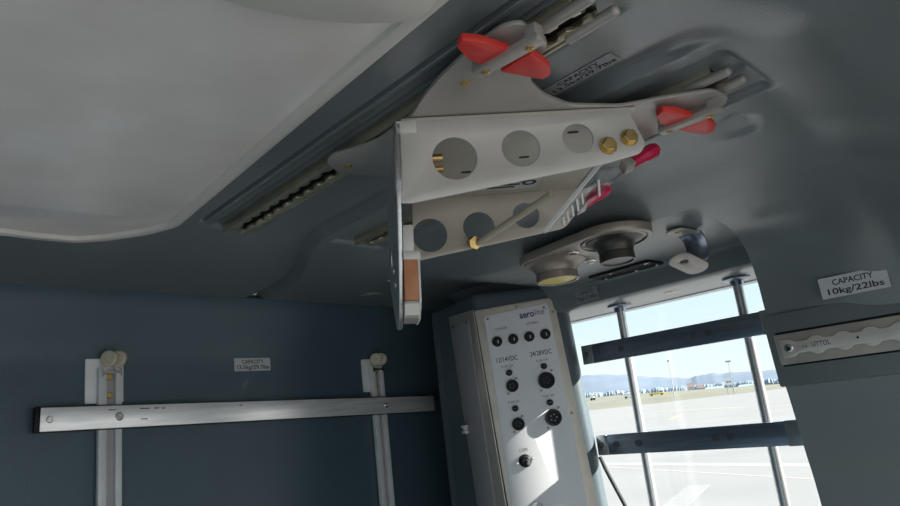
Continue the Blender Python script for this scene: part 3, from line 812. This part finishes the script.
mb = MB(); mb.lathe(fpR @ Matrix.Translation((.019, 0, .0112)), [(.0026, 0), (.0026, .0003)], 12); mk('screw_socket', mb, 'ink', t)
mb = MB().text(fpR @ Matrix.Translation((.062, 0.0005, .0092)), 'UTTOL', .0095, width=.024, bold=.0001).text(fpR @ Matrix.Translation((.040, -.0005, .0092)), '14', .006, width=.006)
mk('stamped_lettering', mb, 'greyink', strip)
for u in (.108, .210, .32): mk('pinhole', MB().lathe(fpR @ Matrix.Translation((u, .001, .0092)), [(.0016, 0), (.0016, .0003)], 10), 'ink', strip)

# ------------------------------------------------------------------ outdoors
ZG = -1.6
def ground(x, y): return onz(x, y, ZG)
mb = MB(); R0 = 1500
mb.grid([[V((x, y, ZG)) for y in (-R0, -100, -20, 0, 20, 100, R0)] for x in (-R0, -100, -20, 0, 20, 100, R0)])
mk('ground', mb, 'tarmac', kind='structure', smooth=False)
hd = lambda a: V((math.cos(math.radians(a)), math.sin(math.radians(a)), 0))   # direction in plan
def azim(x, y): d = ray(x, y); return math.degrees(math.atan2(d.y, d.x))
def at(px, py, dist):                         # point at a horizontal distance along a sight line
    d = ray(px, py); return d * (dist/math.hypot(d.x, d.y))
# grass: a low wedge-shaped bank rising to the left
mb = MB(); rows = []
nearp = [(470, 426), (530, 417), (582, 410.5), (640, 402), (700, 395), (757, 388.2), (800, 384.5)]
for px, py in nearp:
    d = ray(px, py); g = V((d.x, d.y, 0)).normalized()
    D0 = 130; a = g*D0; 
    top = at(px, {470: 407, 530: 402.5, 582: 398, 640: 393.5, 700: 389.5, 757: 385.5, 800: 382.5}[px], 420)
    low_ = at(px, py, 300)
    rows.append([V((low_.x*.82, low_.y*.82, ZG-.02)), V((low_.x, low_.y, low_.z)), V((top.x, top.y, top.z)), V((top.x*1.02, top.y*1.02, ZG-.3))])
mk('grass_verge', MB().grid(rows), 'grass', kind='structure')
# hills
def hill(name, pts, dist, label, m='hill'):
    rows = []
    for i in range(len(pts)-1):
        for k in range(6):
            t_ = k/6; x = pts[i][0]*(1-t_)+pts[i+1][0]*t_; y = pts[i][1]*(1-t_)+pts[i+1][1]*t_
            y += .5*math.sin(x*.35)+.4*math.sin(x*.9+1)
            tp = at(x, y, dist); d = V((tp.x, tp.y, 0)).normalized()
            rows.append([V((tp.x-d.x*dist*.25, tp.y-d.y*dist*.25, ZG-2)), tp*.92+V((0, 0, -tp.z*.22)), tp, V((tp.x+d.x*dist*.1, tp.y+d.y*dist*.1, tp.z*.8)), V((tp.x+d.x*dist*.3, tp.y+d.y*dist*.3, ZG-2))])
    mk(name, MB().grid(rows), m, kind='structure')
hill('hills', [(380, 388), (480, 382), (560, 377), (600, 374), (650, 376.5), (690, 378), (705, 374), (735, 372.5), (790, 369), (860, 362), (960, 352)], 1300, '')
# tree line: one continuous bumpy belt of crowns
def hedge(x0, x1, ya, yb, dist):
    rows = []; n = 340; lev = 0.
    for i in range(n+1):
        u = i/n; x = x0+(x1-x0)*u; lev = lev*.6 + random.uniform(-1, 1)*.35
        y = ya+(yb-ya)*u - 1.2*abs(math.sin(u*37)) + lev
        p = at(x, y, dist); d = V((p.x, p.y, 0)).normalized(); g = at(x, y, dist)
        h = p.z-ZG; row = []
        for k in range(9):
            a = math.pi*k/8
            q = V((p.x, p.y, ZG)) - d*(math.cos(a)*h*.8*(1+random.uniform(-.15, .15))) + V((0, 0, math.sin(a)**.7*h)); row.append(q)
        rows.append(row)
    return MB().grid(rows)
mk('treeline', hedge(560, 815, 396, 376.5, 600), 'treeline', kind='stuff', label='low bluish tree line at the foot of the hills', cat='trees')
def upright_frame(px, py, dist):
    p = at(px, py, dist); d = V((p.x, p.y, 0)).normalized(); r = V((d.y, -d.x, 0))
    if r.dot(ray(px+10, py)-ray(px, py)) < 0: r = -r
    return Matrix((r, d, V((0, 0, 1)))).transposed().to_4x4(), p
def pxw(dist, px=700): return dist/ (math.hypot(*ray(px, 390)[:2])) / F * 1.0
def building(x0, x1, ytop, ybot, dist, label, roofm, wallm, gable=True, name='house', cat='building'):
    fr_, pt = upright_frame((x0+x1)/2, ytop, dist); _, pb_ = upright_frame((x0+x1)/2, ybot, dist)
    w = (x1-x0)*dist*.00145*.80; h = max(pt.z-ZG, 1.5)
    fr_ = fr_.copy(); fr_.translation = (pt.x, pt.y, 0)
    t = thing(name, label, cat, (pt.x, pt.y, ZG))
    hw = ZG + h*.68
    mk('walls', MB().box(fr_, -w/2, w/2, 0, w*.8, ZG, hw), wallm, t, smooth=False)
    b = bmesh.new(); e = w*.55
    top = ZG+h
    vs = [b.verts.new(p) for p in ((-e, -e*.2, hw), (e, -e*.2, hw), (e, e*1.7, hw), (-e, e*1.7, hw), (-e*.9, e*.7, top), (e*.9, e*.7, top))]
    for q in ((0, 1, 5, 4), (1, 2, 5), (2, 3, 4, 5), (3, 0, 4), (0, 3, 2, 1)): b.faces.new([vs[i] for i in q])
    mk('roof', MB().merge(b, fr_), roofm, t, smooth=False)
    mb = MB()
    for u in (-.28, .05, .3): mb.box(fr_, u*w-w*.06, u*w+w*.06, -.05, .05, ZG+h*.28, ZG+h*.5)
    mk('windows', mb, 'vehglass', t, smooth=False)
building(686, 694, 383, 392, 480, 'small pale house with a reddish roof, leftmost of the two before the hills', 'roofred', 'bldg')
building(696, 703.5, 384.5, 391, 470, 'pale house with a reddish roof just left of the long grey hangar', 'roofred', 'bldg')
building(704, 724, 386.5, 390, 460, 'low grey green hangar in the distance below the white square board', 'shed', 'shed', name='hangar')
building(738, 757, 384, 388, 450, 'long pale green shed in the distance right of the white square board', 'shed', 'bldg', name='shed')
# white board on posts
fr_, pc = upright_frame(728.5, 381, 240)
t = thing('notice_board', 'white square board standing on posts at the far edge of the apron', 'board', (pc.x, pc.y, ZG))
w = .00145*240*.8*4.5
bf = Matrix.Translation((pc.x, pc.y, 0)) @ fr_
bf.translation = (pc.x, pc.y, 0)
mk('panel', MB().box(bf, -w, w, -.1, .1, pc.z-w*.95, pc.z+w*.85), 'vehwhite', t, smooth=False)
for s in (-1, 1): mk('post', MB().box(bf, s*w*.7-.08, s*w*.7+.08, .1, .3, ZG, pc.z+w*.3), 'mast', t, smooth=False)
mk('print', MB().box(bf, -w*.55, -w*.05, -.14, -.1, pc.z-w*.35, pc.z-w*.05).box(bf, w*.1, w*.55, -.14, -.1, pc.z-w*.35, pc.z-w*.05), 'greyink', t, smooth=False)
# masts
def mast(px, ytop, dist, label, cross):
    fr_, p = upright_frame(px, ytop, dist); f = fr_.copy(); f.translation = (p.x, p.y, 0)
    t = thing('floodlight_mast', label, 'mast', (p.x, p.y, ZG))
    mk('pole', MB().cyl((p.x, p.y, ZG), (p.x, p.y, p.z), .22, 8, .10), 'mast', t)
    mk('head', MB().box(f, -cross, cross, -.2, .2, p.z-.25, p.z+.35), 'mast', t)
mast(668, 361, 300, 'thin lighting mast on the horizon, left of the two', .45)
mast(728, 361.5, 310, 'thin lighting mast with a wider crosshead above the white square board', 1.1)
# ground vehicles
def vehicle(px, py, dist, L, H, bodym, label, van):
    fr_, p = upright_frame(px, py, dist); f = fr_.copy(); f.translation = (p.x, p.y, 0)
    def at_x(tab, x):
        for (a, ya), (b, yb) in zip(tab, tab[1:]):
            if a <= x <= b: return ya + (yb-ya)*(x-a)/(b-a)
    topt = [(470, 407), (530, 402.5), (582, 398), (640, 393.5), (700, 389.5), (757, 385.5), (800, 382.5)]
    zl, zt = at(px, at_x(nearp, px), 300).z, at(px, at_x(topt, px), 420).z
    e_ = at(px, py, 1.).z; k_ = (zt-zl)/120
    D_ = (zl - 300*k_)/(e_ - k_); p = at(px, py, D_); f.translation = (p.x, p.y, 0)
    sc_ = D_/290; L *= sc_; H *= sc_
    gz = p.z
    t = thing('van' if van else 'service_truck', label, 'vehicle', (p.x, p.y, gz))
    mk('body', MB().box(f, -L/2, L/2, -1, 1, gz+H*.18, gz+H*.62, .1), bodym, t)
    mk('cab', MB().box(f, (L*.12 if not van else -L*.5), L*.46, -.95, .95, gz+H*.55, gz+H, .2), 'vehwhite', t)
    mk('windscreen', MB().box(f, L*.2, L*.44, -1.0, -.9, gz+H*.66, gz+H*.9), 'vehglass', t)
    for s in (-.32, .32):
        mk('wheel', MB().cyl(f @ V((s*L, -1.05, gz+H*.2)), f @ V((s*L, -.75, gz+H*.2)), H*.2, 14), 'black', t)
vehicle(629, 398.5, 290, 3.4, 2.2, 'vehwhite', 'white van on the far grass edge left of the yellow truck', True)
vehicle(657, 395.5, 290, 6.0, 1.9, 'vehyellow', 'yellow and white service truck on the far grass edge', False)
vehicle(593, 400.5, 292, 1.6, 2.6, 'vehwhite', 'small white vehicle at the far left of the grass edge', True)
# painted lines on the apron
def stripe(a, b, w, m, label, name='painted_line'):
    A_, B_ = ground(*a), ground(*b); d = (B_-A_).normalized(); n = V((-d.y, d.x, 0))*w/2; b_ = bmesh.new()
    vs = [b_.verts.new(p + V((0, 0, -.001))) for p in (A_-n, B_-n, B_+n, A_+n)] + [b_.verts.new(p + V((0, 0, .002))) for p in (A_-n, B_-n, B_+n, A_+n)]
    for q in ((0, 1, 2, 3), (4, 5, 6, 7), (0, 1, 5, 4), (1, 2, 6, 5), (2, 3, 7, 6), (3, 0, 4, 7)): b_.faces.new([vs[i] for i in q])
    bmesh.ops.recalc_face_normals(b_, faces=b_.faces[:])
    mk(name, MB().merge(b_), m, smooth=False, label=label, cat='line marking')
stripe((570, 463.5), (880, 465.5), .5, 'linewhite', 'wide white painted line crossing the apron below the lower bar')
stripe((600, 466.5), (880, 483), .12, 'linered', 'thin faded red line crossing the apron below the lower bar')
stripe((655, 411.5), (745, 407), .8, 'lineyellow', 'faded yellow painted line far out on the apron')
stripe((699, 485), (668, 512), .40, 'linefaint', 'broad pale mark on the near apron between the two poles')
stripe((670, 419.5), (681, 414.5), .5, 'lineyellow', 'short yellow painted dash on the apron nearer than the long yellow line')

# ------------------------------------------------------------------ light, sky, viewpoint
w = bpy.data.worlds.new('sky'); sc.world = w; w.use_nodes = True
N = w.node_tree.nodes; L = w.node_tree.links; bg = N['Background']
tc = N.new('ShaderNodeTexCoord'); sp_ = N.new('ShaderNodeSeparateXYZ'); rp = N.new('ShaderNodeValToRGB')
L.new(tc.outputs['Generated'], sp_.inputs[0]); L.new(sp_.outputs['Z'], rp.inputs['Fac'])
e = rp.color_ramp.elements
e[0].position = 0; e[0].color = (.86, .93, .94, 1)
e[1].position = 1; e[1].color = (.30, .46, .74, 1)
x = e.new(.12); x.color = (.70, .87, .93, 1)
x = e.new(.35); x.color = (.48, .68, .88, 1)
L.new(rp.outputs['Color'], bg.inputs['Color']); bg.inputs['Strength'].default_value = .55
sun = bpy.data.lights.new('sun', 'SUN'); sun.energy = 8.0; sun.angle = math.radians(.6); sun.color = (1, .95, .87)
so = bpy.data.objects.new('sun', sun); col.objects.link(so)
SUN_AZ, SUN_EL = -54., 26.                 # towards the sun, in plan from +X, and its height
sd = hd(SUN_AZ)*math.cos(math.radians(SUN_EL)) + V((0, 0, math.sin(math.radians(SUN_EL))))
so.rotation_euler = sd.to_track_quat('Z', 'Y').to_euler(); so.location = sd*30

cam = bpy.data.cameras.new('camera'); co = bpy.data.objects.new('camera', cam); col.objects.link(co)
cam.sensor_width = 36; cam.lens = F/900*36; cam.clip_start = .01; cam.clip_end = 5000
R3 = Matrix((cw((1, 0, 0)), -cw((0, 1, 0)), -cw((0, 0, 1)))).transposed()
co.matrix_world = Matrix.Translation((0, 0, ZO)) @ R3.to_4x4()
sc.camera = co
vs_ = sc.view_settings
vs_.view_transform = 'Standard'; vs_.look = 'None'; vs_.gamma = 1; vs_.use_curve_mapping = False
vs_.exposure = 1.12
sc.cycles.max_bounces = 10; sc.cycles.diffuse_bounces = 6; sc.cycles.transparent_max_bounces = 12
sc.cycles.sample_clamp_indirect = 4; sc.cycles.caustics_reflective = False; sc.cycles.caustics_refractive = False
